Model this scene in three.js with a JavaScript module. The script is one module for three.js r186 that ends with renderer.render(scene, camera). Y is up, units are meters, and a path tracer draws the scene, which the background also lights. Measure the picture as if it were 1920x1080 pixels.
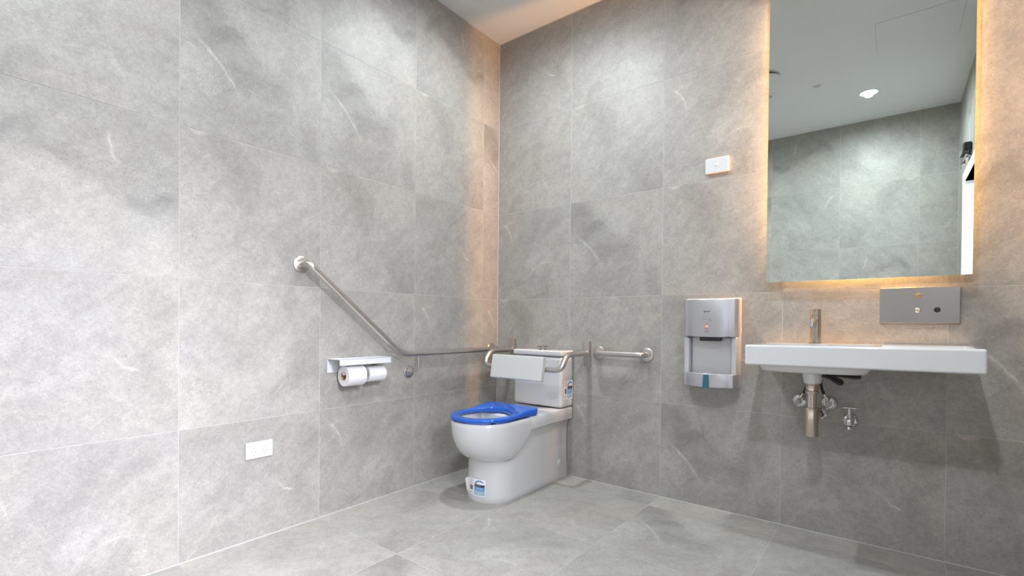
import * as THREE from 'three';
import { RoundedBoxGeometry } from 'three/addons/geometries/RoundedBoxGeometry.js';
import { mergeGeometries, mergeVertices, toCreasedNormals } from 'three/addons/utils/BufferGeometryUtils.js';
import { RectAreaLightUniformsLib } from 'three/addons/lights/RectAreaLightUniformsLib.js';
import { Brush, Evaluator, SUBTRACTION } from 'three-bvh-csg';

// ------------------------------------------------------------------ camera, light, exposure
const scene = new THREE.Scene();
scene.background = new THREE.Color(0x000000);
const FOCAL = 914.84;                                   // pixels of the 1920 x 1080 frame
const camera = new THREE.PerspectiveCamera(THREE.MathUtils.radToDeg(2 * Math.atan(540 / FOCAL)), 1920 / 1080, 0.05, 50);
camera.position.set(2.2126, 0.9638, 2.6727);
camera.rotation.set(-0.00865, 0.66153, 0.00932, 'YXZ');
camera.setViewOffset(1920, 1080, 0, -75, 1920, 1080);   // vertical lens shift
scene.add(camera);
const renderer = new THREE.WebGLRenderer({ antialias: true });
renderer.toneMapping = THREE.LinearToneMapping;
renderer.toneMappingExposure = 1.16;
renderer.shadowMap.enabled = true;
RectAreaLightUniformsLib.init();

const W = 2.66, D = 3.16, H = 2.932;                    // room: x 0..W, z 0..D, height H
const DOWNLIGHT = { color: new THREE.Color().setRGB(0.865, 0.945, 1.0), intensity: 8.1, spots: [[2.035, 2.48, 1.25], [0.70, 0.74, 1], [2.05, 0.84, 0.65], [0.60, 2.38, 0.75]] };   // x, z, dimming
const LEDSTRIP = { color: new THREE.Color().setRGB(1.0, 0.48, 0.16), intensity: 540 };
const LOBBYPANEL = { color: new THREE.Color().setRGB(0.86, 0.87, 1.0), intensity: 120 };

// ------------------------------------------------------------------ helpers
function rng(seed) { let s = seed >>> 0; return () => { s = (s + 0x6D2B79F5) | 0; let t = Math.imul(s ^ (s >>> 15), 1 | s); t = (t + Math.imul(t ^ (t >>> 7), 61 | t)) ^ t; return ((t ^ (t >>> 14)) >>> 0) / 4294967296; }; }
const used = {};
function numbered(n) { const k = used[n] = (used[n] ?? -1) + 1; return k ? `${n}_${String(k).padStart(3, '0')}` : n; }
function mesh(name, geo, mat, parent) { const m = new THREE.Mesh(geo, mat); m.name = name; m.castShadow = m.receiveShadow = true; if (parent) parent.add(m); return m; }
function tag(o, label, category, group) { o.userData = { ...o.userData, label, category }; if (group) o.userData.group = group; return o; }
function thing(name, label, category, pos = [0, 0, 0], group) { const g = new THREE.Group(); g.name = numbered(name); g.position.set(...pos); scene.add(g); return tag(g, label, category, group); }
function struct(name, geo, mat, label, category) { const m = mesh(name, geo, mat, scene); m.userData.kind = 'structure'; m.userData.label = label; m.userData.category = category; return m; }
const box = (x0, x1, y0, y1, z0, z1) => new THREE.BoxGeometry(x1 - x0, y1 - y0, z1 - z0).translate((x0 + x1) / 2, (y0 + y1) / 2, (z0 + z1) / 2);
const rbox = (x0, x1, y0, y1, z0, z1, r = 0.004, s = 3) => new RoundedBoxGeometry(x1 - x0, y1 - y0, z1 - z0, s, r).translate((x0 + x1) / 2, (y0 + y1) / 2, (z0 + z1) / 2);
const cyl = (r0, r1, h, n = 32) => new THREE.CylinderGeometry(r1, r0, h, n);      // r0 bottom, r1 top
function lathe(pts, n = 40) { return toCreasedNormals(new THREE.LatheGeometry(pts.map(p => new THREE.Vector2(...p)), n), 0.6); }   // about y
const alongZ = g => g.rotateX(Math.PI / 2);      // y axis -> +z
const alongX = g => g.rotateZ(-Math.PI / 2);     // y axis -> +x
function fillet(points, r) {                      // polyline with rounded corners
  const P = points.map(p => new THREE.Vector3(...p)), path = new THREE.CurvePath(); let a = P[0];
  for (let i = 1; i < P.length - 1; i++) {
    const d0 = P[i - 1].clone().sub(P[i]), d1 = P[i + 1].clone().sub(P[i]), rr = Math.min(Array.isArray(r) ? r[i - 1] : r, d0.length() * 0.499, d1.length() * 0.499);
    const s = P[i].clone().addScaledVector(d0.normalize(), rr), e = P[i].clone().addScaledVector(d1.normalize(), rr);
    path.add(new THREE.LineCurve3(a, s)); path.add(new THREE.QuadraticBezierCurve3(s, P[i], e)); a = e;
  }
  path.add(new THREE.LineCurve3(a, P[P.length - 1])); return path;
}
const bent = (points, r, tr, seg = 90, n = 20) => new THREE.TubeGeometry(fillet(points, r), seg, tr, n, false);
const smoothTube = (points, tr, seg = 60, n = 12) => new THREE.TubeGeometry(new THREE.CatmullRomCurve3(points.map(p => new THREE.Vector3(...p))), seg, tr, n, false);
function loft(rings, capStart, capEnd) {          // rings of equal point counts, closed round
  const n = rings[0].length, pos = [], idx = [];
  rings.forEach(r => r.forEach(p => pos.push(...p)));
  for (let i = 0; i < rings.length - 1; i++) for (let j = 0; j < n; j++) { const a = i * n + j, b = i * n + (j + 1) % n, c = a + n, d = b + n; idx.push(a, b, c, b, d, c); }
  const cap = (k, flip) => { const c = pos.length / 3, m = [0, 0, 0]; rings[k].forEach(p => { for (let q = 0; q < 3; q++) m[q] += p[q] / n; }); pos.push(...m); for (let j = 0; j < n; j++) { const a = k * n + j, b = k * n + (j + 1) % n; idx.push(...(flip ? [c, b, a] : [c, a, b])); } };
  if (capStart) cap(0, true); if (capEnd) cap(rings.length - 1, false);
  const g = new THREE.BufferGeometry(); g.setAttribute('position', new THREE.Float32BufferAttribute(pos, 3)); g.setIndex(idx);
  return toCreasedNormals(g, 0.7);
}
function strip(g) { const o = g.index ? g.toNonIndexed() : g; for (const k of Object.keys(o.attributes)) if (!['position', 'normal'].includes(k)) o.deleteAttribute(k); if (!o.attributes.normal) o.computeVertexNormals(); return o; }
const merge = list => mergeGeometries(list.map(strip));

// ------------------------------------------------------------------ procedural stone print
function makeNoise(seed) {
  const R = rng(seed), perm = new Float32Array(65536).map(() => R());
  const at = (x, y) => perm[((x & 255) << 8) | (y & 255)];
  return (x, y) => { const xi = Math.floor(x), yi = Math.floor(y); let u = x - xi, v = y - yi; u = u * u * (3 - 2 * u); v = v * v * (3 - 2 * v); const a = at(xi, yi), b = at(xi + 1, yi), c = at(xi, yi + 1), d = at(xi + 1, yi + 1); return (a + (b - a) * u + (c - a) * v + (a - b - c + d) * u * v) * 2 - 1; };
}
const toS = v => 255 * (v <= 0.0031308 ? 12.92 * v : 1.055 * Math.pow(v, 1 / 2.4) - 0.055);
const TS = 640;
function stonePrint({ seed, bands = [], veins = [], pits = [], tone = 0 }) {
  const n = makeNoise(seed), R = rng(seed + 77), L = new Float32Array(TS * TS), Wm = new Float32Array(TS * TS);
  const fbm = (x, y, o) => { let s = 0, a = 0.5; for (let i = 0; i < o; i++) { s += a * n(x, y); x = x * 2.03 + 17.3; y = y * 2.03 + 9.1; a *= 0.5; } return s; };
  for (let j = 0; j < TS; j++) for (let i = 0; i < TS; i++) {
    const u = i / TS, v = j / TS, wx = fbm(u * 3 + 5, v * 3, 3), wy = fbm(u * 3, v * 3 + 40, 3);
    let c = 0.62 * fbm(u * 2.4 + wx * 0.9, v * 2.4 + wy * 0.9, 4);
    c += 0.30 * fbm(u * 4 + v * 5 + wx * 1.5, (v - u) * 14 + wy * 2, 3);            // brushed diagonal drift
    c += 0.17 * fbm(u * 12 + wx, v * 12 + wy + 31, 3) + 0.30 * fbm(u * 34, v * 34 + 60, 3);
    let b = 0; const rough = fbm(u * 9 + wx * 2, v * 9 + wy * 2, 3);
    for (const [u0, v0, u1, v1, wd, am] of bands) {
      const dx = u1 - u0, dy = v1 - v0, pu = u + wx * 0.30, pv = v + wy * 0.30, t = Math.min(1, Math.max(0, ((pu - u0) * dx + (pv - v0) * dy) / (dx * dx + dy * dy)));
      const d = Math.hypot(pu - u0 - t * dx, pv - v0 - t * dy) / wd; if (d < 1) b += am * (1 - d * d) * (0.75 + 1.5 * rough);
    }
    const g = n(u * 190, v * 190 + 3), g2 = n(u * 330 + 9, v * 330);
    L[j * TS + i] = tone + c * 0.40 + b * 0.85 + 0.13 * fbm(u * 75, v * 75 + 20, 2) + g * 0.10 + g2 * 0.07;
    Wm[j * TS + i] = 0.5 + 0.9 * fbm(u * 2 + 80, v * 2 + 30, 3);
  }
  const dab = (u, v, r, am) => { const ci = u * TS, cj = v * TS, rr = r * TS; for (let j = Math.floor(cj - rr); j <= cj + rr; j++) for (let i = Math.floor(ci - rr); i <= ci + rr; i++) if (i >= 0 && j >= 0 && i < TS && j < TS) { const d = ((i - ci) ** 2 + (j - cj) ** 2) / (rr * rr); if (d < 1) L[j * TS + i] += am * (1 - d); } };
  const spots = [...pits]; for (let k = 0; k < 9; k++) spots.push([R(), R(), 0.05 + R() * 0.13, 26]);
  for (const [pu, pv, pr, cnt] of spots) for (let k = 0; k < cnt; k++) { const a = R() * 6.283, q = pr * Math.sqrt(R()), o = R() * 6.283, u = pu + Math.cos(a) * q, v = pv + Math.sin(a) * q * 0.7, s = 0.0016 + R() * 0.0026, st = R() * 3; for (let m = 0; m < 1 + st; m++) dab(u + m * 0.0022 * Math.cos(o), v + m * 0.0022 * Math.sin(o), s * 0.85, -0.10 - R() * 0.17); }
  const draw = (pts, wd, am) => {
    const cv = new THREE.CatmullRomCurve3(pts.map(p => new THREE.Vector3(p[0], p[1], 0))), len = cv.getLength(), N = Math.ceil(len * TS * 1.3);
    let o = R() * 50; for (let k = 0; k <= N; k++) { const t = k / N, p = cv.getPoint(t), j1 = n(o + t * len * 30, 3) * 0.007, j2 = n(o + t * len * 30, 9) * 0.007, f = Math.min(1, t * 6, (1 - t) * 6) * Math.max(0.06, 0.55 + 0.8 * n(o + t * len * 9, 21)); dab(p.x + j1, p.y + j2, wd * (0.6 + 0.5 * f), am * f * 0.115); if (k % 3 === 0) dab(p.x + j1, p.y + j2, wd * 5, am * f * 0.030); }
  };
  for (const [pts, wd, am] of veins) draw(pts, wd, am);
  for (let k = 0; k < 13; k++) { const u = R(), v = R(), a = (R() - 0.2) * 1.6, l = 0.05 + R() * 0.22; draw([[u, v], [u + Math.cos(a) * l * 0.5, v + Math.sin(a) * l * 0.5 + (R() - 0.5) * 0.03], [u + Math.cos(a) * l, v + Math.sin(a) * l]], 0.0016, 0.42); }
  for (let k = 0; k < 12; k++) { const u = R(), v = R(), a = R() * 6.3, l = 0.02 + R() * 0.06; draw([[u, v], [u + Math.cos(a) * l * 0.5 + (R() - 0.5) * 0.02, v + Math.sin(a) * l * 0.5], [u + Math.cos(a) * l, v + Math.sin(a) * l]], 0.0014, -0.55); }
  const data = new Uint8Array(TS * TS * 4);
  for (let k = 0; k < TS * TS; k++) { const f = Math.exp(L[k] * 0.86), w = Math.min(1, Math.max(0, Wm[k])) - 0.5; data[k * 4] = Math.min(255, toS(STONE[0] * f * (1 + 0.025 * w))); data[k * 4 + 1] = Math.min(255, toS(STONE[1] * f)); data[k * 4 + 2] = Math.min(255, toS(STONE[2] * f * (1 - 0.035 * w))); data[k * 4 + 3] = 255; }
  return texture(data, TS, true);
}
function texture(data, s, srgb) { const t = new THREE.DataTexture(data, s, s, THREE.RGBAFormat); t.magFilter = THREE.LinearFilter; t.minFilter = THREE.LinearMipmapLinearFilter; t.generateMipmaps = true; t.wrapS = t.wrapT = THREE.RepeatWrapping; if (srgb) t.colorSpace = THREE.SRGBColorSpace; t.needsUpdate = true; return t; }
const STONE = [0.346, 0.330, 0.301];
const PRINTS = [
  { seed: 11, bands: [[0.0, 0.85, 0.5, 0.6, 0.3, -0.10], [0.3, 0.28, 0.7, 0.3, 0.12, 0.16]], veins: [[[[0.28, 0.27], [0.45, 0.27], [0.58, 0.31], [0.68, 0.30]], 0.0045, 0.5]], pits: [[0.3, 0.7, 0.2, 60]] },
  { seed: 23, bands: [[0.2, 0.8, 0.9, 0.35, 0.14, -0.22], [0.55, 0.35, 0.95, 0.25, 0.15, 0.10]], veins: [[[[0.62, 0.88], [0.66, 0.7], [0.78, 0.52], [1.0, 0.30]], 0.0040, 0.5], [[[0.9, 0.48], [1.0, 0.44]], 0.004, 0.5]], pits: [[0.82, 0.62, 0.13, 130], [0.4, 0.62, 0.16, 110]] },
  { seed: 37, bands: [[0.05, 1.0, 0.3, 0.66, 0.16, -0.26], [0.3, 0.62, 0.95, 0.22, 0.15, -0.22], [0.1, 0.4, 0.3, 0.3, 0.14, 0.10]], veins: [[[[0.0, 0.70], [0.16, 0.57], [0.27, 0.46], [0.36, 0.32], [0.39, 0.12]], 0.0042, 0.55], [[[0.03, 0.56], [0.11, 0.53]], 0.005, 0.6]], pits: [[0.18, 0.38, 0.14, 150], [0.55, 0.48, 0.2, 90]] },
  { seed: 41, bands: [[0.3, 0.86, 0.42, 0.6, 0.12, -0.14], [0.18, 0.88, 0.4, 0.92, 0.06, 0.28], [0.8, 0.3, 0.9, 0.1, 0.2, -0.10]], veins: [[[[0.1, 0.82], [0.2, 0.86], [0.33, 0.93], [0.46, 0.91]], 0.003, 0.45], [[[0.45, 0.7], [0.6, 0.69], [0.7, 0.71]], 0.003, 0.35], [[[0.25, 0.25], [0.38, 0.31]], 0.003, 0.4]], pits: [[0.45, 0.15, 0.16, 120]] },
  { seed: 59, bands: [[0.1, 0.2, 0.4, 0.5, 0.2, -0.14], [0.6, 0.8, 0.9, 0.7, 0.2, -0.10]], veins: [[[[0.02, 0.10], [0.14, 0.22], [0.26, 0.42]], 0.0035, 0.45], [[[0.62, 0.55], [0.70, 0.44], [0.80, 0.40]], 0.004, 0.5], [[[0.7, 0.16], [0.82, 0.24], [0.9, 0.38]], 0.003, 0.4]], pits: [[0.3, 0.6, 0.2, 90]] },
  { seed: 67, bands: [[0.2, 0.95, 0.75, 0.7, 0.2, 0.12], [0.6, 0.2, 1.0, 0.5, 0.16, -0.16]], veins: [[[[0.32, 0.80], [0.48, 0.86], [0.66, 0.94]], 0.005, 0.5], [[[0.60, 0.14], [0.72, 0.28], [0.94, 0.58]], 0.0028, 0.5]], pits: [[0.15, 0.35, 0.18, 110]] },
  { seed: 83, bands: [[0.0, 0.3, 0.5, 0.1, 0.2, -0.16], [0.4, 0.6, 0.9, 0.9, 0.22, -0.08]], veins: [[[[0.08, 0.9], [0.18, 0.76], [0.22, 0.6]], 0.0045, 0.5], [[[0.5, 0.32], [0.66, 0.40], [0.86, 0.36]], 0.003, 0.4]], pits: [[0.7, 0.25, 0.2, 100], [0.3, 0.5, 0.12, 70]] },
];
const printMaps = PRINTS.map(stonePrint);
const reliefMap = (() => { const s = 512, n = makeNoise(5), d = new Uint8Array(s * s * 4); for (let j = 0; j < s; j++) for (let i = 0; i < s; i++) { const v = 128 + 60 * n(i * 0.11, j * 0.11) + 40 * n(i * 0.37, j * 0.37) + 26 * n(i * 0.9, j * 0.9), k = (j * s + i) * 4; d[k] = d[k + 1] = d[k + 2] = Math.max(0, Math.min(255, v)); d[k + 3] = 255; } return texture(d, s, false); })();
const wallTile = printMaps.map(map => new THREE.MeshStandardMaterial({ map, roughness: 0.5, bumpMap: reliefMap, bumpScale: 0.0004 }));
const floorTile = printMaps.map(map => new THREE.MeshStandardMaterial({ map, roughness: 0.46, bumpMap: reliefMap, bumpScale: 0.0005 }));

const std = (r, g, b, roughness, metalness = 0, extra = {}) => new THREE.MeshStandardMaterial({ color: new THREE.Color().setRGB(r, g, b), roughness, metalness, ...extra });
const phys = (r, g, b, roughness, extra = {}) => new THREE.MeshPhysicalMaterial({ color: new THREE.Color().setRGB(r, g, b), roughness, ...extra });
const M = {
  grout: std(0.50, 0.49, 0.47, 0.9), silicone: std(0.44, 0.43, 0.41, 0.6), plaster: std(0.68, 0.68, 0.67, 0.9, 0, { bumpMap: reliefMap, bumpScale: 0.0002 }),
  paint: std(0.80, 0.80, 0.79, 0.6), lobby: std(0.45, 0.45, 0.45, 0.7), carpet: std(0.08, 0.08, 0.085, 0.9), gloss: std(0.82, 0.82, 0.81, 0.4),
  ceramic: phys(0.66, 0.66, 0.665, 0.12, { clearcoat: 0.6, clearcoatRoughness: 0.05 }), blue: phys(0.002, 0.105, 0.53, 0.12, { clearcoat: 0.5, clearcoatRoughness: 0.05 }),
  steel: std(0.58, 0.555, 0.53, 0.32, 1), nickel: std(0.60, 0.53, 0.45, 0.17, 1), chrome: std(0.74, 0.74, 0.75, 0.08, 1), darkChrome: std(0.42, 0.42, 0.43, 0.1, 1), plate: std(0.50, 0.48, 0.46, 0.24, 1),
  vinyl: std(0.60, 0.60, 0.575, 0.45), plastic: std(0.66, 0.66, 0.66, 0.35), slot: std(0.12, 0.12, 0.12, 0.6), greyPlastic: std(0.45, 0.45, 0.45, 0.5), powder: std(0.66, 0.67, 0.68, 0.45),
  paper: std(0.74, 0.74, 0.75, 0.95, 0, { bumpMap: reliefMap, bumpScale: 0.0006 }), card: std(0.42, 0.27, 0.17, 0.9), black: std(0.012, 0.012, 0.014, 0.45), dark: std(0.03, 0.03, 0.03, 0.5),
  silver: std(0.50, 0.50, 0.525, 0.36, 0.75), silverPale: std(0.60, 0.605, 0.62, 0.4, 0.55), teal: std(0.03, 0.13, 0.19, 0.35), glowTintedChrome: std(0.70, 0.45, 0.16, 0.25, 1),
  mirror: std(0.78, 0.855, 0.815, 0.0, 1), glassEdge: std(0.45, 0.58, 0.50, 0.2), alu: std(0.6, 0.6, 0.6, 0.5, 0.6), led: null,
};

// ------------------------------------------------------------------ room shell with single tiles
const JOINT = 0.0022, TD = 0.009;
const tileGeo = {};
function tileGeometry(w, h, u0, v0) {
  const key = [w, h, u0, v0].map(v => v.toFixed(3)).join(); if (tileGeo[key]) return tileGeo[key];
  const b = 0.0006, pos = [], uv = [], nor = [], idx = [];
  const quad = (P, n) => { const k = pos.length / 3; for (const p of P) { pos.push(...p); nor.push(...n); uv.push(u0 + p[0] / 0.6, v0 + p[1] / 0.6); } idx.push(k, k + 1, k + 2, k, k + 2, k + 3); };
  const a = 0, s = Math.SQRT1_2;
  quad([[b, b, 0], [w - b, b, 0], [w - b, h - b, 0], [b, h - b, 0]], [0, 0, 1]);
  quad([[a, a, -b], [w, a, -b], [w - b, b, 0], [b, b, 0]], [0, -s, s]); quad([[w, a, -b], [w, h, -b], [w - b, h - b, 0], [w - b, b, 0]], [s, 0, s]);
  quad([[w, h, -b], [a, h, -b], [b, h - b, 0], [w - b, h - b, 0]], [0, s, s]); quad([[a, h, -b], [a, a, -b], [b, b, 0], [b, h - b, 0]], [-s, 0, s]);
  quad([[a, a, -TD], [w, a, -TD], [w, a, -b], [a, a, -b]], [0, -1, 0]); quad([[w, a, -TD], [w, h, -TD], [w, h, -b], [w, a, -b]], [1, 0, 0]);
  quad([[w, h, -TD], [a, h, -TD], [a, h, -b], [w, h, -b]], [0, 1, 0]); quad([[a, h, -TD], [a, a, -TD], [a, a, -b], [a, h, -b]], [-1, 0, 0]);
  const g = new THREE.BufferGeometry(); g.setAttribute('position', new THREE.Float32BufferAttribute(pos, 3)); g.setAttribute('normal', new THREE.Float32BufferAttribute(nor, 3)); g.setAttribute('uv', new THREE.Float32BufferAttribute(uv, 2)); g.setIndex(idx);
  return tileGeo[key] = g;
}
// cuts: places of the joints along the surface's own u and v; skip: an opening [u0, u1, v0, v1]
function tiled(parent, origin, U, V, us, vs, mats, pick, uFrom, vFrom, skip) {
  const N = U.clone().cross(V), basis = new THREE.Matrix4().makeBasis(U, V, N); let k = 0;
  const place = (a, b, c, d, p, uo, vo) => {
    if (b - a < 0.012 || d - c < 0.012) return;
    const j = JOINT / 2, m = mesh(k ? `tile_${String(k).padStart(3, '0')}` : 'tile', tileGeometry(b - a - JOINT, d - c - JOINT, uo, vo), mats[p], parent); k++;
    m.position.copy(origin).addScaledVector(U, a + j).addScaledVector(V, c + j); m.quaternion.setFromRotationMatrix(basis);
  };
  for (let i = 0; i < us.length - 1; i++) for (let j = 0; j < vs.length - 1; j++) {
    const a = us[i], b = us[i + 1], c = vs[j], d = vs[j + 1], p = pick(i, j) % mats.length, uo = uFrom(i), vo = vFrom(j);
    if (skip && a < skip[1] && b > skip[0] && c < skip[3] && d > skip[2]) {
      place(a, Math.min(b, skip[0]), c, d, p, uo, vo); place(Math.max(a, skip[1]), b, c, d, p, uo + Math.max(0, skip[1] - a) / 0.6, vo);
      if (d > skip[3]) place(Math.max(a, skip[0]), Math.min(b, skip[1]), Math.max(c, skip[3]), d, p, uo + Math.max(0, skip[0] - a) / 0.6, vo + Math.max(0, skip[3] - c) / 0.6);
    } else place(a, b, c, d, p, uo, vo);
  }
}
const X = new THREE.Vector3(1, 0, 0), Y = new THREE.Vector3(0, 1, 0), Z = new THREE.Vector3(0, 0, 1);
const ROWS = [0, 0.5315, 1.1315, 1.7315, 2.3315, H];
const ZJ = [0, 0.163, 0.763, 1.363, 1.963, 2.563, D], XJ = [0, 0.594, 1.194, 1.794, 2.394, W];
const cutV = j => j === 0 ? 0.114 : 0, G = TD - 0.0012, T = 0.12;
// the opening of the doorway in the right-hand wall
const DZ0 = 1.80, DZ1 = 2.72, DH = 2.14;
const wallL = struct('wall_left', box(-T, -0.0009, -T, H + T, -T, D + T), M.grout, 'left wall of large grey stone-look tiles behind the long grab rail', 'wall');
// prints of the left wall by column (from the corner) and row (from the floor)
const LP = [[4, 6, 0, 2, 5], [5, 6, 4, 3, 1], [6, 4, 3, 2, 1], [4, 5, 3, 2, 6], [6, 4, 1, 0, 2], [5, 0, 2, 4, 3]];
tiled(wallL, new THREE.Vector3(0, 0, D), Z.clone().negate(), Y, ZJ.map(z => D - z).reverse(), ROWS, wallTile, (i, j) => LP[5 - i][j], i => i === 0 ? 0.0 : i === 5 ? 0 : 0, cutV);
const wallB = struct('wall_back', box(0, W, -T, H + T, -T, -0.0009), M.grout, 'back wall of large grey stone-look tiles behind toilet, mirror and basin', 'wall');
const BP = [[5, 3, 6, 0, 4], [6, 5, 2, 3, 0], [2, 4, 3, 6, 1], [4, 0, 5, 1, 2], [3, 2, 1, 5, 6]];
tiled(wallB, new THREE.Vector3(0, 0, 0), X, Y, XJ, ROWS, wallTile, (i, j) => BP[i][j], () => 0, cutV);
const wallF = struct('wall_front', box(0, W, -T, H + T, D + 0.0009, D + T), M.grout, 'grey tiled wall seen only in the mirror', 'wall');
tiled(wallF, new THREE.Vector3(W, 0, D), X.clone().negate(), Y, XJ.map(x => W - x).reverse(), ROWS, wallTile, (i, j) => (i * 3 + j * 2 + 1) % 7, i => i === 0 ? 0.55 : 0, cutV);
const wallR = struct('wall_right', merge([box(W + 0.0009, W + T, -T, H + T, -T, DZ0), box(W + 0.0009, W + T, -T, H + T, DZ1, D + T), box(W + 0.0009, W + T, DH, H + T, DZ0, DZ1)]), M.grout, 'grey tiled wall beside the mirror, with the doorway', 'wall');
tiled(wallR, new THREE.Vector3(W, 0, 0), Z, Y, ZJ, ROWS, wallTile, (i, j) => (i * 2 + j * 3 + 2) % 7, i => i === 0 ? 0.7 : 0, cutV, [DZ0 - 0.03, DZ1 + 0.03, -1, DH + 0.03]);
const floor = struct('floor', box(-T, W + T, -T, -0.0009, -T, D + T), M.grout, 'floor of large grey stone-look tiles', 'floor');
const FP = [[1, 6, 3, 5, 0, 2], [3, 0, 6, 2, 4, 1], [5, 2, 0, 4, 6, 3], [0, 4, 5, 1, 3, 6], [6, 3, 2, 0, 5, 4]];
tiled(floor, new THREE.Vector3(0, 0, D), X, Z.clone().negate(), XJ, ZJ.map(z => D - z).reverse(), floorTile, (i, j) => FP[i][5 - j], () => 0, () => 0);
const ceiling = struct('ceiling', box(-T, W + T, H, H + T, -T, D + T), M.plaster, 'flat white plaster ceiling', 'ceiling');
// silicone beads where the surfaces meet
const bead = (n, g, l) => struct(n, g, M.silicone, l, 'trim');
const B = 0.0034;
bead('trim_1', new THREE.CylinderGeometry(B, B, H, 6).translate(0.001, H / 2, 0.001), 'pale silicone bead in the corner between left and back walls');
bead('trim_2', alongZ(new THREE.CylinderGeometry(B, B, D, 6)).translate(0.001, 0.001, D / 2), 'pale silicone bead along the foot of the left wall');
bead('trim_3', alongX(new THREE.CylinderGeometry(B, B, W, 6)).translate(W / 2, 0.001, 0.001), 'pale silicone bead along the foot of the back wall');
bead('trim_4', alongZ(new THREE.CylinderGeometry(B, B, D, 6)).translate(0.001, H - 0.001, D / 2), 'pale silicone bead along the top of the left wall');
bead('trim_5', alongX(new THREE.CylinderGeometry(B * 0.7, B * 0.7, W, 6)).translate(W / 2, H - 0.001, 0.001), 'pale silicone bead along the top of the back wall');
bead('trim_6', new THREE.CylinderGeometry(B * 0.8, B * 0.8, H, 6).translate(W - 0.001, H / 2, D - 0.001), 'pale silicone bead in the corner seen in the mirror');

// doorway frame and the brightly lit lobby behind it
const frame = struct('door_1', box(W - 0.012, W + T + 0.012, 0, DH + 0.06, DZ1, DZ1 + 0.045), M.gloss, 'white door frame of the open doorway, a sliver in the mirror', 'door frame');
mesh('jamb', box(W - 0.012, W + T + 0.012, 0, DH + 0.06, DZ0 - 0.045, DZ0), M.gloss, frame);
mesh('head', box(W - 0.012, W + T + 0.012, DH, DH + 0.06, DZ0, DZ1), M.gloss, frame);
const LX = 6.2, LZ0 = 0.9, LZ1 = 3.9, LH = 2.6;
struct('floor_lobby', box(W + T, LX + T, -T, 0, LZ0 - T, LZ1 + T), M.carpet, 'dark floor of the lobby outside the doorway', 'floor');
struct('ceiling_lobby', box(W + T, LX + T, LH, LH + T, LZ0 - T, LZ1 + T), M.paint, 'white ceiling of the lobby outside the doorway', 'ceiling');
struct('wall_lobby_near', box(W + T, LX + T, 0, LH, LZ0 - T, LZ0), M.lobby, 'grey wall at the mirror end of the lobby', 'wall');
struct('wall_lobby_far', box(W + T, LX + T, 0, LH, LZ1, LZ1 + T), M.lobby, 'grey wall at the far end of the lobby', 'wall');
struct('wall_lobby_side', box(LX, LX + T, 0, LH, LZ0, LZ1), M.lobby, 'grey lobby wall facing the doorway', 'wall');
['nearest the doorway', 'in the middle of the lobby', 'farthest from the doorway'].forEach((where, i) => {
  const x = 4.15 + i * 0.75, z = 2.28, t = thing('ceiling_panel_light', `flat white ceiling light panel ${where}, outside the room`, 'ceiling light', [x, LH, z], 'light panels of the lobby');
  mesh('panel_frame', merge([box(-0.31, 0.31, -0.012, 0, -0.61, -0.595), box(-0.31, 0.31, -0.012, 0, 0.595, 0.61), box(-0.31, -0.295, -0.012, 0, -0.595, 0.595), box(0.295, 0.31, -0.012, 0, -0.595, 0.595)]), M.gloss, t);
  mesh('diffuser', box(-0.295, 0.295, -0.006, 0, -0.595, 0.595), new THREE.MeshStandardMaterial({ color: 0xffffff, roughness: 0.6, emissive: LOBBYPANEL.color, emissiveIntensity: 3 }), t);
  const l = new THREE.RectAreaLight(LOBBYPANEL.color, LOBBYPANEL.intensity, 0.59, 1.19); l.position.set(x, LH - 0.009, z); l.rotation.x = -Math.PI / 2; l.castShadow = true; scene.add(l);
});

// ------------------------------------------------------------------ downlights and other ceiling fittings
const lensMat = new THREE.MeshStandardMaterial({ color: 0xffffff, roughness: 0.4, emissive: DOWNLIGHT.color, emissiveIntensity: 6 });
const downlightLabels = ['lit round downlight reflected in the mirror', 'round ceiling downlight above the toilet corner, out of frame', 'round ceiling downlight above the basin, out of frame', 'round ceiling downlight behind the camera on the left, out of frame'];
DOWNLIGHT.spots.forEach(([x, z, dim], i) => {
  const t = thing('downlight', downlightLabels[i], 'downlight', [x, H, z], 'ceiling downlights');
  mesh('trim_ring', lathe([[0.059, -0.001], [0.061, -0.006], [0.067, -0.006], [0.072, -0.003], [0.073, 0.0]]), M.gloss, t);
  mesh('lens', lathe([[0, -0.018], [0.026, -0.0165], [0.046, -0.011], [0.058, -0.003], [0.059, -0.0005], [0, -0.0005]]), lensMat, t);
  const l = new THREE.SpotLight(DOWNLIGHT.color, DOWNLIGHT.intensity * dim, 0, Math.PI / 2 - 0.02, 1); l.position.set(x, H - 0.009, z); l.target.position.set(x, 0, z); l.shadow.radius = 1.6; l.castShadow = true; scene.add(l, l.target);
});
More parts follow.
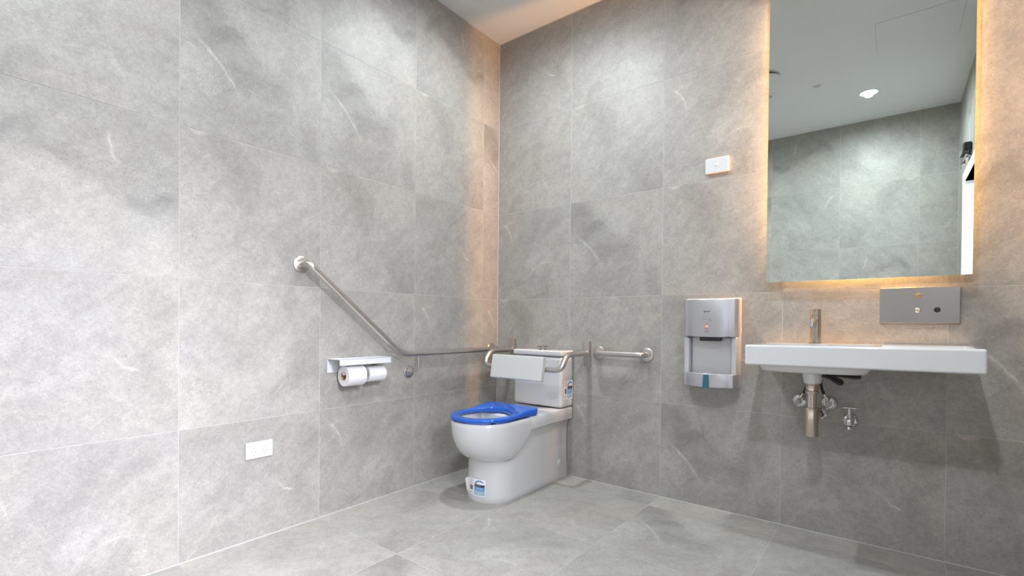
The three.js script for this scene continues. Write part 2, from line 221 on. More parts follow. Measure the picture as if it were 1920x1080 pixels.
{ const t = thing('exhaust_vent', 'round white ceiling vent at the left edge of the mirror', 'vent', [1.405, H, 1.683]);
  mesh('disc', lathe([[0, -0.03], [0.075, -0.029], [0.09, -0.024], [0.092, -0.018], [0.085, -0.014], [0, -0.014]]), M.plastic, t); mesh('neck', cyl(0.07, 0.07, 0.016).translate(0, -0.008, 0), M.dark, t);
  const s = thing('motion_sensor', 'small pale round ceiling sensor low at the left edge of the mirror', 'sensor', [1.365, H, 2.045]);
  mesh('base', lathe([[0, -0.012], [0.03, -0.012], [0.042, -0.006], [0.044, 0]]), M.plastic, s); mesh('dome', new THREE.SphereGeometry(0.022, 24, 12).scale(1, 0.6, 1).translate(0, -0.012, 0), M.greyPlastic, s);
  const p = thing('sprinkler_cover', 'small grey round disc on the ceiling beside the reflected downlight', 'sprinkler', [1.703, H, 2.098]);
  mesh('plate', lathe([[0, -0.004], [0.024, -0.004], [0.027, 0]]), M.greyPlastic, p); mesh('rim', lathe([[0.026, -0.002], [0.031, -0.002], [0.032, 0]]), M.plastic, p);
  const a = thing('access_panel', 'square white access hatch in the ceiling, reflected at the top of the mirror', 'hatch', [2.322, H, 1.58]);
  mesh('hatch', box(-0.219, 0.219, -0.0015, 0, -0.219, 0.219), M.plaster, a);
  mesh('hatch_gap_shade', merge([box(-0.2225, -0.219, -0.0004, 0, -0.2225, 0.2225), box(0.219, 0.2225, -0.0004, 0, -0.2225, 0.2225), box(-0.219, 0.219, -0.0004, 0, -0.2225, -0.219), box(-0.219, 0.219, -0.0004, 0, 0.219, 0.2225)]), M.greyPlastic, a); }  // flat grey strips colour in the shadow gap round the hatch
{ const t = thing('door_closer', 'black and chrome door closer above the doorway, seen in the mirror', 'door closer', [W, 2.3, 2.42]);
  mesh('body', rbox(-0.05, -0.001, -0.03, 0.035, -0.13, 0.09, 0.012), M.black, t); mesh('cover', rbox(-0.054, -0.012, -0.024, 0.02, -0.08, 0.06, 0.01), M.chrome, t);
  mesh('arm', bent([[-0.03, -0.03, 0.06], [-0.03, -0.055, 0.06], [-0.03, -0.055, -0.12], [-0.005, -0.1, -0.2]], 0.012, 0.007), M.chrome, t); mesh('spindle', cyl(0.012, 0.012, 0.07, 20).translate(-0.03, -0.045, 0.075), M.chrome, t); }

// ------------------------------------------------------------------ mirror with warm light behind it
{ const x0 = 1.7275, x1 = 2.4605, y0 = 1.1765, y1 = 2.70, zf = 0.041, t = thing('mirror', 'tall rectangular frameless mirror glowing warm orange round its edges', 'mirror');
  mesh('mirror_glass', box(x0, x1, y0, y1, zf - 0.001, zf), M.mirror, t); mesh('glass_edge', box(x0, x1, y0, y1, zf - 0.005, zf - 0.001), M.glassEdge, t);
  const q = 0.17; mesh('backing_box', box(x0 + q, x1 - q, y0 + q, y1 - q, 0.0005, zf - 0.005), M.alu, t);
  const ledMat = new THREE.MeshStandardMaterial({ color: 0xffffff, roughness: 0.6, emissive: LEDSTRIP.color, emissiveIntensity: 3 }), za = 0.003, zb = 0.015, zc = (za + zb) / 2, cx = (x0 + x1) / 2, cy = (y0 + y1) / 2, hw = x1 - x0 - 2 * q, hh = y1 - y0 - 2 * q;
  mesh('led_strip', box(x0 + q - 0.002, x0 + q, y0 + q, y1 - q, za, zb), ledMat, t); mesh('led_strip', box(x1 - q, x1 - q + 0.002, y0 + q, y1 - q, za, zb), ledMat, t);
  mesh('led_strip', box(x0 + q, x1 - q, y0 + q - 0.002, y0 + q, za, zb), ledMat, t); mesh('led_strip', box(x0 + q, x1 - q, y1 - q, y1 - q + 0.002, za, zb), ledMat, t);
  const strip1 = (p, dir, w, h) => { const l = new THREE.RectAreaLight(LEDSTRIP.color, LEDSTRIP.intensity, w, h); l.position.set(...p); l.lookAt(p[0] + dir[0], p[1] + dir[1], p[2]); l.castShadow = true; scene.add(l); return l; };
  // three's lookAt keeps y up: for the upright strips width runs along z and height along y
  strip1([x0 + q - 0.003, cy, zc], [-1, 0], zb - za, hh); strip1([x1 - q + 0.003, cy, zc], [1, 0], zb - za, hh);
  for (const s of [-1, 1]) { const l = new THREE.RectAreaLight(LEDSTRIP.color, LEDSTRIP.intensity, hw, zb - za); l.position.set(cx, s < 0 ? y0 + q - 0.003 : y1 - q + 0.003, zc); l.rotation.set(s < 0 ? -Math.PI / 2 : Math.PI / 2, 0, 0); l.castShadow = true; scene.add(l); }
}

// ------------------------------------------------------------------ toilet suite
function pan(w, zf, zb, y, a = w, cr = 0.03, n = 28) {        // outline: half-ellipse in front, straight sides, rounded rear corners
  const r = [], zc = zf - a;
  for (let i = 0; i <= n; i++) { const t = Math.PI * i / n; r.push([Math.cos(t) * w, y, zc + Math.sin(t) * a]); }
  for (let i = 0; i <= 6; i++) { const t = Math.PI + Math.PI / 2 * i / 6; r.push([-w + cr + Math.cos(t) * cr, y, zb + cr + Math.sin(t) * cr]); }
  for (let i = 0; i <= 6; i++) { const t = Math.PI * 1.5 + Math.PI / 2 * i / 6; r.push([w - cr + Math.cos(t) * cr, y, zb + cr + Math.sin(t) * cr]); }
  return r.reverse();
}
const TX = 0.445;
const toilet = thing('toilet', 'white close-coupled toilet with bright blue seat in the corner', 'toilet', [TX, 0, 0]);
{ const out = [], N = 16;
  for (let i = 0; i <= N; i++) { const t = i / N, k = Math.sqrt(Math.max(0, 1 - t ** 2.3)); out.push(pan(0.128 + 0.055 * k, 0.665 + 0.163 * k, 0.405 + 0.15 * t ** 2.2, 0.432 - 0.217 * t, 0.13 + 0.055 * k, 0.03 + 0.04 * t)); }
  const rim = [pan(0.178, 0.823, 0.39, 0.440, 0.18), pan(0.152, 0.800, 0.482, 0.441, 0.155), pan(0.146, 0.794, 0.490, 0.437, 0.15), pan(0.142, 0.790, 0.494, 0.40, 0.145), pan(0.122, 0.76, 0.505, 0.355, 0.12), pan(0.08, 0.68, 0.52, 0.315, 0.08), pan(0.045, 0.62, 0.54, 0.302, 0.03)];
  const bowl = loft([...rim.reverse(), ...out], true, true);
  const sk = [[0.000, 0.147, 0.710], [0.006, 0.150, 0.712], [0.03, 0.1495, 0.711], [0.12, 0.146, 0.706], [0.23, 0.143, 0.700]].map(([y, w, f]) => pan(w, f, 0.006, y, w, 0.012)).reverse();
  const back = [[0.18, 0.1435, 0.68, 0.1435], [0.25, 0.1435, 0.65, 0.14], [0.285, 0.1438, 0.60, 0.12], [0.315, 0.145, 0.53, 0.09], [0.34, 0.149, 0.50, 0.08], [0.362, 0.157, 0.50, 0.08], [0.385, 0.175, 0.50, 0.08]].map(([y, w, f, a]) => pan(w, f, 0.006, y, a, 0.012)).reverse();
  const deck = [[0.374, 0.150, 0.42], [0.368, 0.172, 0.46], [0.374, 0.180, 0.49], [0.390, 0.1832, 0.50], [0.433, 0.1832, 0.50], [0.441, 0.180, 0.49], [0.4445, 0.173, 0.48]].map(([y, w, f]) => pan(w, f, 0.006, y, 0.05, 0.012)).reverse();
  mesh('pan', merge([bowl, loft(sk, true, true), loft(back, true, true), loft(deck, true, true)]), M.ceramic, toilet);
  mesh('water', cyl(0.05, 0.05, 0.002).translate(0, 0.318, 0.59), phys(0.6, 0.65, 0.66, 0.03), toilet);
  mesh('bowl_dark_spot', new THREE.SphereGeometry(0.02, 20, 12).scale(0.35, 0.5, 1.0).translate(-0.136, 0.402, 0.60), M.dark, toilet);  // small flattened dark spot on the left inner wall of the bowl
  // seat: a blue ring with a broad raised rear
  const s = new THREE.Shape(), P = []; 
  for (let i = 0; i <= 40; i++) { const t = Math.PI * i / 40; P.push([Math.cos(t) * 0.184, 0.648 + Math.sin(t) * 0.186]); }
  for (let i = 1; i <= 14; i++) { const t = i / 14, z = 0.648 - t * 0.23; P.push([-(0.184 - 0.006 * Math.sin(t * Math.PI)), z]); }
  for (let i = 0; i <= 8; i++) { const a = Math.PI + Math.PI / 2 * i / 8; P.push([-0.124 + 0.06 * Math.cos(a), 0.413 + 0.060 * Math.sin(a)]); }
  for (let i = 0; i <= 8; i++) { const a = Math.PI * 1.5 + Math.PI / 2 * i / 8; P.push([0.124 + 0.06 * Math.cos(a), 0.413 + 0.060 * Math.sin(a)]); }
  for (let i = 14; i >= 1; i--) { const t = i / 14, z = 0.648 - t * 0.23; P.push([0.184 - 0.006 * Math.sin(t * Math.PI), z]); }
  s.moveTo(...P[0]); P.slice(1).forEach(p => s.lineTo(...p)); s.closePath();
  const hole = new THREE.Path(), hp = []; for (let i = 0; i < 48; i++) { const t = Math.PI * 2 * i / 48; hp.push([Math.cos(t) * 0.141, 0.640 + Math.sin(t) * (Math.sin(t) > 0 ? 0.150 : 0.152)]); } hole.moveTo(...hp[0]); hp.slice(1).forEach(p => hole.lineTo(...p)); hole.closePath(); s.holes.push(hole);
  let g = new THREE.ExtrudeGeometry(s, { depth: 0.006, bevelEnabled: true, bevelThickness: 0.008, bevelSize: 0.010, bevelOffset: -0.010, bevelSegments: 5, steps: 1, curveSegments: 4 });
  const pos = g.attributes.position; for (let i = 0; i < pos.count; i++) { const x = pos.getX(i), z = pos.getY(i), y = pos.getZ(i) + 0.008, rear = THREE.MathUtils.smoothstep(0.62 - z, 0, 0.20); pos.setXYZ(i, x, 0.4475 + y + (y > 0.011 ? 0.016 * rear : 0), z); }
  g.deleteAttribute('uv'); g.deleteAttribute('normal'); g = toCreasedNormals(mergeVertices(g, 1e-5), 0.75);
  const seat = mesh('seat', g, M.blue, toilet); seat.userData.label = 'bright blue plastic toilet seat';
  for (const [x, z] of [[-0.135, 0.73], [0.135, 0.73], [-0.162, 0.56], [0.162, 0.56]]) mesh('buffer', rbox(x - 0.008, x + 0.008, 0.4405, 0.4495, z - 0.012, z + 0.012, 0.003), M.dark, seat);
  for (const x of [-0.075, 0.075]) mesh('hinge', rbox(x - 0.018, x + 0.018, 0.444, 0.457, 0.31, 0.362, 0.005), M.ceramic, seat);
  const tank = rbox(-0.1835, 0.184, 0.449, 0.762, 0.004, 0.146, 0.02, 5);
  const cistern = mesh('cistern', tank, M.ceramic, toilet);
  const lid = mesh('cistern_lid', rbox(-0.187, 0.1875, 0.765, 0.801, 0.003, 0.150, 0.012, 5), M.ceramic, toilet);
  const b = mesh('flush_button', lathe([[0, 0.8245], [0.030, 0.8245], [0.0345, 0.822], [0.035, 0.818], [0.020, 0.8155], [0.019, 0.807], [0.026, 0.805], [0.027, 0.800]]).translate(0, 0, 0.08), M.darkChrome, toilet); b.userData.label = 'raised chrome flush button';
  for (const [x, y, z, r] of [[0.1455, 0.107, 0.10, 0.019], [0.1485, 0.037, 0.351, 0.008]]) mesh('bolt_cap', new THREE.SphereGeometry(r, 20, 12).scale(0.25, 1, 1).translate(x, y, z), M.ceramic, toilet);
  // rating stickers: print only
  const cv = document.createElement('canvas'); cv.width = 256; cv.height = 300; const c = cv.getContext('2d');
  c.fillStyle = '#e9ebee'; c.fillRect(0, 0, 256, 300); c.fillStyle = '#f6f7f9'; c.fillRect(94, 6, 156, 288);
  c.lineWidth = 26; c.strokeStyle = '#3c7fb5'; c.beginPath(); c.arc(176, 92, 58, Math.PI * 1.02, Math.PI * 1.80); c.stroke();
  c.fillStyle = '#dfeaf4'; for (let i = 0; i < 4; i++) { const a = Math.PI * (1.1 + i * 0.2); c.beginPath(); c.arc(176 + 58 * Math.cos(a), 92 + 58 * Math.sin(a), 7, 0, 7); c.fill(); }
  c.fillStyle = '#23242c'; c.fillRect(102, 92, 142, 42); c.fillStyle = '#9aa0a8'; for (let i = 0; i < 3; i++) c.fillRect(110, 99 + i * 12, 118 - i * 22, 4);
  c.fillStyle = '#3f87c4'; c.fillRect(102, 134, 142, 70); c.fillStyle = '#8fb6cc'; c.fillRect(102, 204, 142, 80);
  c.fillStyle = '#d5e6f4'; c.fillRect(114, 146, 9, 34); c.fillRect(140, 146, 14, 34); c.fillRect(166, 150, 60, 5); c.fillRect(166, 162, 52, 5); c.fillRect(166, 174, 64, 5); c.fillRect(112, 190, 120, 4);
  c.fillStyle = '#dbe7ee'; for (let i = 0; i < 5; i++) c.fillRect(112, 212 + i * 14, 122 - (i % 3) * 18, 4);
  c.fillStyle = '#75717a'; c.fillRect(22, 130, 54, 78); c.fillStyle = '#a9a6ad'; for (let i = 0; i < 6; i++) c.fillRect(24, 24 + i * 16, 48 - (i % 2) * 12, 4); c.fillStyle = '#6c6a70'; c.fillRect(20, 246, 16, 22); c.fillStyle = '#c9c3b8'; c.fillRect(48, 250, 22, 16);
  const st = new THREE.CanvasTexture(cv); st.colorSpace = THREE.SRGBColorSpace; const stickerMat = new THREE.MeshStandardMaterial({ map: st, roughness: 0.45 });
  const st1 = new THREE.CylinderGeometry(0.1502, 0.1515, 0.092, 24, 1, true, -0.36, 0.78); // wraps the rounded front of the foot
  const foot = mesh('rating_sticker', st1.translate(0, 0.078, 0.561), stickerMat, toilet); foot.userData.label = 'blue and white water rating sticker on the foot';
  mesh('sticker_flap', loft([[[-0.052, 0.118, 0.704], [-0.052, 0.040, 0.706]], [[-0.060, 0.122, 0.712], [-0.058, 0.046, 0.709]], [[-0.066, 0.116, 0.722], [-0.060, 0.052, 0.714]]].map(([a, b2]) => [a, b2, [b2[0], b2[1], b2[2] + 0.0004], [a[0], a[1], a[2] + 0.0004]]), true, true), M.plastic, foot);
  const side = mesh('rating_sticker', new THREE.PlaneGeometry(0.104, 0.118).rotateY(Math.PI / 2).translate(0.1846, 0.557, 0.0625), stickerMat, toilet); side.userData.label = 'blue and white water rating sticker on the cistern side';
}
// backrest in front of the cistern
{ const t = thing('backrest', 'pale grey padded toilet backrest on a bent steel tube', 'backrest');
  const pad = rbox(-0.191, 0.191, -0.072, 0.072, -0.036, 0, 0.007, 4); const p = mesh('cushion', pad, M.vinyl, t); p.position.set(TX, 0.705, 0.366); p.rotation.x = -0.17;
  mesh('tube', bent([[0.735, 0.786, 0.028], [0.735, 0.786, 0.265], [0.735, 0.698, 0.315], [0.155, 0.698, 0.315], [0.155, 0.786, 0.265], [0.155, 0.786, 0.028]], [0.06, 0.06, 0.06, 0.06], 0.0155, 160), M.steel, t);
  for (const x of [0.735, 0.155]) { const b = mesh('wall_bracket', rbox(x - 0.017, x + 0.017, 0.707, 0.860, 0.0005, 0.032, 0.002), M.steel, t); mesh('collar', alongZ(cyl(0.019, 0.017, 0.012)).translate(x, 0.786, 0.037), M.steel, b); }
}
// ------------------------------------------------------------------ grab rails
function flange(name, parent, [x, y, z], axis, r = 0.040) {
  const g = lathe([[0, 0.009], [0.02, 0.009], [r - 0.006, 0.008], [r - 0.001, 0.005], [r, 0.0006], [0, 0.0005]]); if (axis === 'x') g.rotateZ(-Math.PI / 2); else g.rotateX(Math.PI / 2);
  return mesh(name, g.translate(x, y, z), M.steel, parent);
}
{ const t = thing('grab_rail', 'long angled stainless grab rail on the left wall', 'grab rail'); const r = 0.0165;
  mesh('tube', bent([[0.006, 1.236, 1.461], [0.068, 1.236, 1.461], [0.068, 0.790, 0.915], [0.068, 0.790, 0.070], [0.006, 0.790, 0.070]], [0.045, 0.06, 0.05], r, 200), M.steel, t);
  flange('flange', t, [0, 1.236, 1.461], 'x'); flange('flange', t, [0, 0.790, 0.070], 'x');
  const s = mesh('stay', bent([[0.068, 0.780, 0.790], [0.068, 0.700, 0.790], [0.062, 0.686, 0.793], [0.004, 0.682, 0.806]], 0.016, 0.0062), M.steel, t); flange('stay_flange', s, [0, 0.681, 0.806], 'x', 0.036);
  const u = thing('grab_rail', 'short horizontal stainless grab rail on the back wall beside the backrest', 'grab rail');
  mesh('tube', bent([[0.806, 0.795, 0.004], [0.806, 0.795, 0.066], [1.110, 0.795, 0.066], [1.110, 0.795, 0.004]], 0.035, r, 120), M.steel, u);
  flange('flange', u, [0.806, 0.795, 0], 'z'); flange('flange', u, [1.110, 0.795, 0], 'z'); }
// ------------------------------------------------------------------ paper holder and rolls
{ const t = thing('toilet_paper_holder', 'white metal double toilet roll holder with shelf on the left wall', 'paper holder'), z0 = 1.02, z1 = 1.325;
  mesh('back_plate', rbox(0.0005, 0.003, 0.711, 0.781, z0 + 0.045, z1, 0.0008), M.powder, t); mesh('shelf', rbox(0.0005, 0.112, 0.7795, 0.782, z0, z1, 0.0008), M.powder, t); mesh('front_lip', rbox(0.1095, 0.112, 0.752, 0.782, z0, z1, 0.0008), M.powder, t);
  mesh('spindle', alongZ(cyl(0.009, 0.009, 0.236, 20)).translate(0.066, 0.708, 1.157), M.powder, t);
  mesh('arm', rbox(0.002, 0.066, 0.704, 0.712, 1.1555, 1.1585, 0.0006), M.powder, t); mesh('hanger', rbox(0.030, 0.040, 0.746, 0.7795, 1.0605, 1.0635, 0.0006), M.powder, t);
  mesh('screw', alongX(cyl(0.004, 0.003, 0.002, 12)).translate(0.004, 0.770, 1.312), M.greyPlastic, t);
  const roll = (label, r, zc, len) => { const ri = 0.022, yc = 0.708 - 0.0125, g = thing('toilet_roll', label, 'toilet roll', [0.066, yc, zc], 'toilet rolls on the holder'); mesh('paper', alongZ(lathe([[ri, -len / 2], [r - 0.003, -len / 2], [r, -len / 2 + 0.003], [r, len / 2 - 0.003], [r - 0.003, len / 2], [ri, len / 2]], 48)), M.paper, g); mesh('cardboard_core', alongZ(lathe([[ri, -len / 2 - 0.0005], [ri, len / 2 + 0.0005], [ri - 0.0012, len / 2 + 0.0005], [ri - 0.0012, -len / 2 - 0.0005], [ri, -len / 2 - 0.0005]], 40)), M.card, g); return g; };
  roll('fuller white toilet roll, the nearer of two on the holder', 0.052, 1.222, 0.105); roll('smaller white toilet roll, nearer the corner on the holder', 0.040, 1.092, 0.105);
}
// ------------------------------------------------------------------ electrical plates
{ const t = thing('power_outlet', 'white double power point low on the left wall', 'outlet', [0, 0.396, 1.655]);
  mesh('plate', rbox(0.0003, 0.011, -0.0365, 0.0365, -0.0585, 0.0585, 0.004, 4), M.plastic, t);
  for (const z of [0.024, -0.024]) { const r = mesh('rocker', rbox(0.010, 0.0145, 0.012, 0.024, z - 0.009, z + 0.009, 0.002), M.plastic, t); mesh('rocker_gap_shade', rbox(0.0105, 0.0114, 0.0105, 0.012, z - 0.009, z + 0.009, 0.0002), M.greyPlastic, r);  // grey strip below each rocker paints in the shade of its gap
    for (const [dy, dz, a] of [[-0.006, 0.007, 0.5], [-0.006, -0.007, -0.5], [-0.019, 0, 0]]) { const s = mesh('slot', new THREE.BoxGeometry(0.0008, 0.007, 0.0018).rotateX(a), M.slot, t); s.position.set(0.0112, dy, z + dz); } }
  const u = thing('light_switch', 'white switch plate high on the back wall left of the mirror', 'switch', [1.483, 1.800, 0]);
  mesh('plate', rbox(-0.0585, 0.0585, -0.0385, 0.0385, 0.0003, 0.016, 0.004, 4), M.plastic, u); const k = mesh('rocker', rbox(-0.010, 0.010, -0.006, 0.006, 0.014, 0.0185, 0.002), M.plastic, u); mesh('mark', box(-0.007, -0.005, -0.004, 0.004, 0.0184, 0.0187), M.greyPlastic, k); }
// ------------------------------------------------------------------ hand dryer
{ const cx = 1.476, t = thing('hand_dryer', 'silver jet hand dryer on the back wall between grab rail and basin', 'hand dryer', [cx, 0, 0]);
  const plan = (hw, side, mid, r, zb = 0.0) => { const s = new THREE.Shape(), front = x => mid - (mid - side) * (x / hw) ** 2; s.moveTo(-hw, zb); s.lineTo(hw, zb); s.lineTo(hw, side - r); s.quadraticCurveTo(hw, front(hw - r), hw - r, front(hw - r)); for (let i = 1; i < 20; i++) { const x = hw - r - (2 * hw - 2 * r) * i / 20; s.lineTo(x, front(x)); } s.lineTo(-hw + r, front(hw - r)); s.quadraticCurveTo(-hw, front(hw - r), -hw, side - r); s.closePath(); return s; };
  const prism = (s, y0, y1, bv = 0.004) => toCreasedNormals(new THREE.ExtrudeGeometry(s, { depth: y1 - y0 - 2 * bv, bevelEnabled: bv > 0, bevelThickness: bv, bevelSize: bv, bevelOffset: -bv, bevelSegments: 3 }).rotateX(Math.PI / 2).translate(0, y1 - bv, 0), 0.6);
  const flip = g => g;   // shape y becomes +z after the turn
  mesh('back_plate', rbox(-0.134, 0.136, 0.648, 1.106, 0.0005, 0.030, 0.006), M.silverPale, t);
  const top = mesh('upper_body', flip(prism(plan(0.132, 0.078, 0.118, 0.022, 0.012), 0.905, 1.100, 0.006)), M.silver, t);
  mesh('recess_panel', rbox(-0.100, 0.100, 0.705, 0.915, 0.024, 0.045, 0.006), M.silverPale, t);
  for (const s of [-1, 1]) mesh('side_column', rbox(s * 0.116 - 0.016, s * 0.116 + 0.016, 0.690, 0.91, 0.02, 0.078, 0.012, 4), M.silverPale, t);
  const tr = plan(0.134, 0.088, 0.132, 0.024, 0.012), inn = new THREE.Path(plan(0.118, 0.076, 0.120, 0.02, 0.026).getPoints(4)); tr.holes.push(inn);
  const tray = mesh('drip_tray', merge([prism(tr, 0.652, 0.722, 0.003), prism(plan(0.125, 0.08, 0.126, 0.02, 0.014), 0.652, 0.697, 0)]), M.silver, t);
  mesh('tray_insert', loft([[[-0.013, 0.716], [0.013, 0.716]], [[-0.017, 0.651], [0.017, 0.651]]].map(([a, b]) => [[a[0], a[1], 0.120], [b[0], b[1], 0.120], [b[0], b[1], 0.1338], [a[0], a[1], 0.1338]]), true, true), M.teal, tray);
  mesh('nozzle', rbox(-0.045, 0.055, 0.885, 0.910, 0.05, 0.098, 0.006), M.dark, t);
  mesh('sensor_lip', rbox(-0.105, 0.105, 0.9035, 0.907, 0.05, 0.10, 0.001), M.black, t);
  const fz = x => 0.118 - 0.040 * (x / 0.132) ** 2, badge = new THREE.Shape(); badge.absellipse(0, 0, 0.0165, 0.0085, 0, Math.PI * 2); 
  const bd = mesh('badge', new THREE.ExtrudeGeometry(badge, { depth: 0.0014, bevelEnabled: false, curveSegments: 24 }).translate(-0.004, 0.995, fz(0) - 0.0007), M.silverPale, top); mesh('badge_lettering', box(-0.017, 0.009, 0.9938, 0.9962, fz(0) - 0.001, fz(0) + 0.0010), M.dark, bd);
  const br = new THREE.Shape(); br.absellipse(0, 0, 0.0178, 0.0096, 0, Math.PI * 2); mesh('badge_rim', new THREE.ExtrudeGeometry(br, { depth: 0.0011, bevelEnabled: false, curveSegments: 24 }).translate(-0.004, 0.995, fz(0) - 0.0007), M.dark, bd);
  mesh('logo_bar', box(-0.018, -0.0155, 1.030, 1.040, fz(0) - 0.001, fz(0) + 0.0010), M.dark, top);
  for (let i = 0; i < 6; i++) mesh('lettering', box(-0.012 + i * 0.0042, -0.0092 + i * 0.0042, 1.0335 + (i % 2) * 0.0005, 1.0385 - (i % 3) * 0.0008, fz(0) - 0.001, fz(0) + 0.0008), M.slot, top);
  mesh('lettering', box(-0.011, 0.004, 0.9705, 0.9728, fz(0) - 0.001, fz(0) + 0.0008), M.slot, top); mesh('lettering', box(-0.011, 0.004, 0.9475, 0.950, fz(0) - 0.001, fz(0) + 0.0008), M.slot, top); mesh('lettering', box(-0.0045, -0.0015, 0.940, 0.943, fz(0) - 0.001, fz(0) + 0.0008), M.dark, top);
  for (let i = 0; i < 5; i++) mesh('lettering', box(-0.014 + i * 0.0045, -0.0105 + i * 0.0045, 0.930 + Math.abs(i - 2) * 0.0012, 0.9345, fz(0) - 0.001, fz(0) + 0.0008), M.slot, top);
  const ind = mesh('indicator_light', new THREE.SphereGeometry(0.0042, 16, 10).translate(-0.0035, 0.9605, fz(0) - 0.0006), new THREE.MeshStandardMaterial({ color: new THREE.Color().setRGB(0.6, 0.08, 0.03), emissive: new THREE.Color().setRGB(1, 0.12, 0.05), emissiveIntensity: 2.5 }), top); ind.userData.label = 'glowing red indicator light';
  const il = new THREE.PointLight(new THREE.Color().setRGB(1, 0.16, 0.06), 0.0006); il.position.set(cx - 0.0035, 0.9605, fz(0) + 0.006); il.shadow.radius = 0.2; il.castShadow = true; scene.add(il);
  const lb = mesh('side_label', rbox(0.1355, 0.1368, 0.930, 0.957, 0.008, 0.028, 0.0005), M.plastic, t); lb.userData.label = 'small pale label on the right side';
}
// ------------------------------------------------------------------ basin
{ const t = thing('washbasin', 'long white rectangular wall-hung basin under the mirror', 'basin', [2.091, 0.8885, 0]); t.rotation.z = 0.0125;
  const hw = 0.376, dp = 0.41, ev = new Evaluator(); ev.useGroups = false;
  const cut = (a, b) => { const r = ev.evaluate(a, b, SUBTRACTION); r.updateMatrixWorld(); return r; };
  const mk = g => { const b = new Brush(g); b.updateMatrixWorld(); return b; };
  let body = mk(rbox(-hw, hw, -0.086, 0, 0.0008, dp, 0.009, 4));
  body = cut(body, mk(rbox(-0.325, 0.06, -0.070, 0.08, 0.105, dp - 0.022, 0.035, 5)));
  body = cut(body, mk(rbox(0.085, 0.350, -0.010, 0.08, 0.105, dp - 0.022, 0.008, 3)));
  mesh('basin_body', body.geometry, M.ceramic, t);
  const ring = (y, g) => pan(0.192 - g, 0.388 - g, 0.03 + g, y, 0.05, 0.03).map(([x, yy, z]) => [x - 0.138, yy, z]);
  const under = loft([ring(-0.082, -0.02), ring(-0.088, -0.006), ring(-0.098, 0.0), ring(-0.110, 0.008), ring(-0.1145, 0.02)], true, true); mesh('bowl_underside', under, M.ceramic, t);
  mesh('outlet_boss', lathe([[0.040, -0.108], [0.039, -0.135], [0.033, -0.165], [0, -0.166]]).translate(-0.147, 0, 0.222), M.ceramic, t);
  const tap = thing('basin_tap', 'brushed nickel pillar tap on the back edge of the basin', 'tap', [1.938, 0.8865, 0.068]);
  mesh('body', lathe([[0.0255, 0.0], [0.0255, 0.005], [0.0215, 0.006], [0.0215, 0.125], [0.0205, 0.1255], [0.0205, 0.127], [0, 0.127]]), M.nickel, tap);
  mesh('lever_cap', lathe([[0, 0.1275], [0.0205, 0.1275], [0.0215, 0.1285], [0.0215, 0.156], [0.0205, 0.157], [0, 0.157]]), M.nickel, tap);
  mesh('lever', alongZ(cyl(0.0035, 0.0035, 0.05, 14)).translate(-0.004, 0.1525, 0.04), M.nickel, tap);
  const sp = mesh('spout', bent([[0, 0.104, 0.01], [0, 0.104, 0.128], [0, 0.076, 0.128]], 0.014, 0.0105, 60), M.chrome, tap); mesh('aerator', cyl(0.0095, 0.0095, 0.002, 24).translate(0, 0.0755, 0.128), M.black, sp);
}
{ const t = thing('bottle_trap', 'brushed nickel bottle trap hanging under the basin', 'trap', [1.944, 0, 0.222]);
  mesh('nut', lathe([[0, 0.7225], [0.030, 0.7225], [0.030, 0.716], [0.0245, 0.712], [0.0225, 0.690], [0, 0.690]]), M.nickel, t); mesh('collar', lathe([[0.020, 0.688], [0.026, 0.687], [0.026, 0.676], [0.020, 0.674]]), M.nickel, t);
  mesh('tailpipe', cyl(0.0195, 0.0195, 0.09).translate(0, 0.65, 0), M.nickel, t); mesh('bottle', lathe([[0, 0.493], [0.0255, 0.493], [0.026, 0.4945], [0.026, 0.545], [0.0264, 0.546], [0.0264, 0.615], [0.025, 0.6165], [0.018, 0.617]]), M.nickel, t);
  mesh('outlet_pipe', alongZ(cyl(0.016, 0.016, 0.215)).translate(0.006, 0.558, -0.112), M.nickel, t);
  mesh('wall_cover', lathe([[0.016, 0.012], [0.022, 0.010], [0.028, 0.004], [0.029, 0.0008], [0.016, 0.0008]]).rotateX(Math.PI / 2).translate(0.0106, 0.558, -0.222), M.chrome, t);
}
function dish(parent, r = 0.034) { return mesh('cover_dish', alongZ(lathe([[0.008, 0.003], [r * 0.68, 0.004], [r * 0.78, 0.012], [r * 0.86, 0.0135], [r, 0.006], [r + 0.0005, 0.0006], [0.008, 0.0006]])), M.chrome, parent); }
function stopValve(label, x, y, sx) {
  const t = thing('stop_valve', label, 'valve', [x, y, 0], 'chrome stop valves under the basin'); dish(t);
  mesh('stem', alongZ(cyl(0.013, 0.013, 0.05, 24)).translate(0, 0, 0.026), M.chrome, t); mesh('handle', alongZ(lathe([[0, 0.058], [0.004, 0.058], [0.005, 0.056], [0.0125, 0.056], [0.0135, 0.054], [0.0135, 0.044], [0, 0.044]])).translate(0, 0, 0), M.greyPlastic, t);
  const n = mesh('hose_nut', cyl(0.0075, 0.0085, 0.022, 6).rotateZ(sx * 0.5).translate(-sx * 0.008, 0.022, 0.034), M.nickel, t); mesh('ferrule', cyl(0.005, 0.0045, 0.018, 16).rotateZ(sx * 0.5).translate(-sx * 0.018, 0.040, 0.036), M.nickel, n); return t;
}
stopValve('chrome stop valve left of the bottle trap', 1.872, 0.612, -1); stopValve('chrome stop valve just right of the bottle trap, black hose attached', 1.990, 0.613, 1);
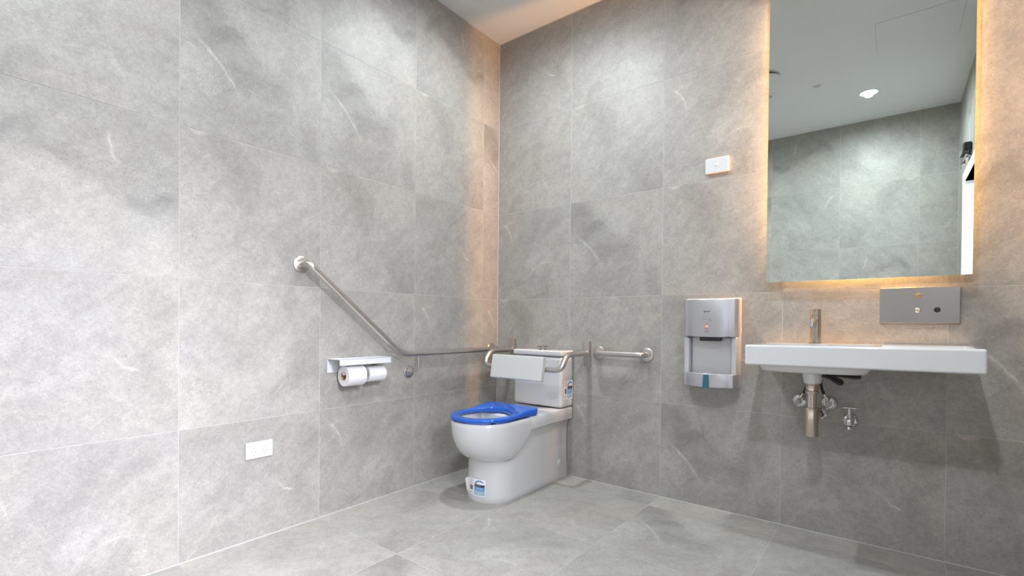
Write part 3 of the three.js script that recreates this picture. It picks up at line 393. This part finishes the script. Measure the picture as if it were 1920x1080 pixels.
{ const t = thing('supply_valve', 'chrome valve with T-shaped handle lower right of the bottle trap', 'valve', [2.069, 0.543, 0]); dish(t, 0.032);
  mesh('stem', alongZ(cyl(0.010, 0.010, 0.045, 20)).translate(0, 0, 0.024), M.chrome, t); mesh('valve_body', lathe([[0, -0.03], [0.008, -0.03], [0.010, -0.016], [0.013, -0.010], [0.013, 0.012], [0.0095, 0.016], [0.0095, 0.028], [0.007, 0.032], [0.0055, 0.058], [0, 0.058]]).translate(0, 0, 0.045), M.chrome, t);
  mesh('outlet', lathe([[0.009, -0.020], [0.009, -0.034], [0.006, -0.036], [0, -0.036]]).translate(0, 0, 0.05), M.chrome, t);
  mesh('handle', merge([alongX(cyl(0.0042, 0.0042, 0.046, 14)), new THREE.SphereGeometry(0.0055, 14, 10).translate(-0.023, 0, 0), new THREE.SphereGeometry(0.0055, 14, 10).translate(0.023, 0, 0), new THREE.SphereGeometry(0.007, 14, 10)]).translate(0, 0.061, 0.045), M.chrome, t); }
tag(mesh('flexible_hose', smoothTube([[1.970, 0.657, 0.037], [1.962, 0.69, 0.05], [1.963, 0.73, 0.08], [1.967, 0.75, 0.09], [1.969, 0.764, 0.095]], 0.0062), M.black, scene), 'black flexible hose rising from the right stop valve to the basin', 'hose');
tag(mesh('flexible_hose_001', smoothTube([[1.892, 0.655, 0.037], [1.905, 0.69, 0.06], [1.915, 0.73, 0.08], [1.919, 0.763, 0.09]], 0.0062), M.black, scene), 'black flexible hose rising from the left stop valve behind the trap', 'hose');
tag(mesh('sensor_cable', merge([smoothTube([[1.985, 0.758, 0.262], [2.01, 0.752, 0.268], [2.032, 0.738, 0.275], [2.05, 0.730, 0.276], [2.054, 0.738, 0.272], [2.03, 0.753, 0.265], [2.0, 0.764, 0.258]], 0.0068), smoothTube([[1.99, 0.764, 0.236], [2.04, 0.762, 0.242], [2.09, 0.757, 0.246], [2.114, 0.760, 0.246], [2.104, 0.766, 0.243], [2.05, 0.766, 0.238]], 0.0062)]), M.black, scene), 'black cable bundled in loops under the basin bowl', 'cable');
// steel push plate with three buttons
{ const t = thing('button_panel', 'brushed steel plate with three round buttons under the mirror', 'button panel', [2.299, 1.058, 0]);
  mesh('plate', rbox(-0.1295, 0.1295, -0.075, 0.075, 0.0004, 0.012, 0.0012), M.plate, t);
  const btn = (x, y, m, m2, l, h) => { const b = mesh('button', alongZ(lathe([[0, h], [0.007, h], [0.0085, h - 0.0012], [0.0105, 0.0035], [0.011, 0.0]])).translate(x, y, 0.012), m, t); b.userData.label = l; mesh('button_centre', alongZ(cyl(0.0048, 0.0048, 0.0008, 20)).translate(x, y, 0.012 + h), m2, b); };
  btn(0, 0.040, M.glowTintedChrome, M.nickel, 'upper chrome button with the orange reflection painted in', 0.005); btn(-0.0025, -0.022, M.chrome, M.silverPale, 'chrome lower button', 0.009); btn(0.060, -0.0205, M.black, M.dark, 'black sensor button', 0.004);  // upper button is chrome; its gold colour paints in the reflected orange glow
}
renderer.render(scene, camera);
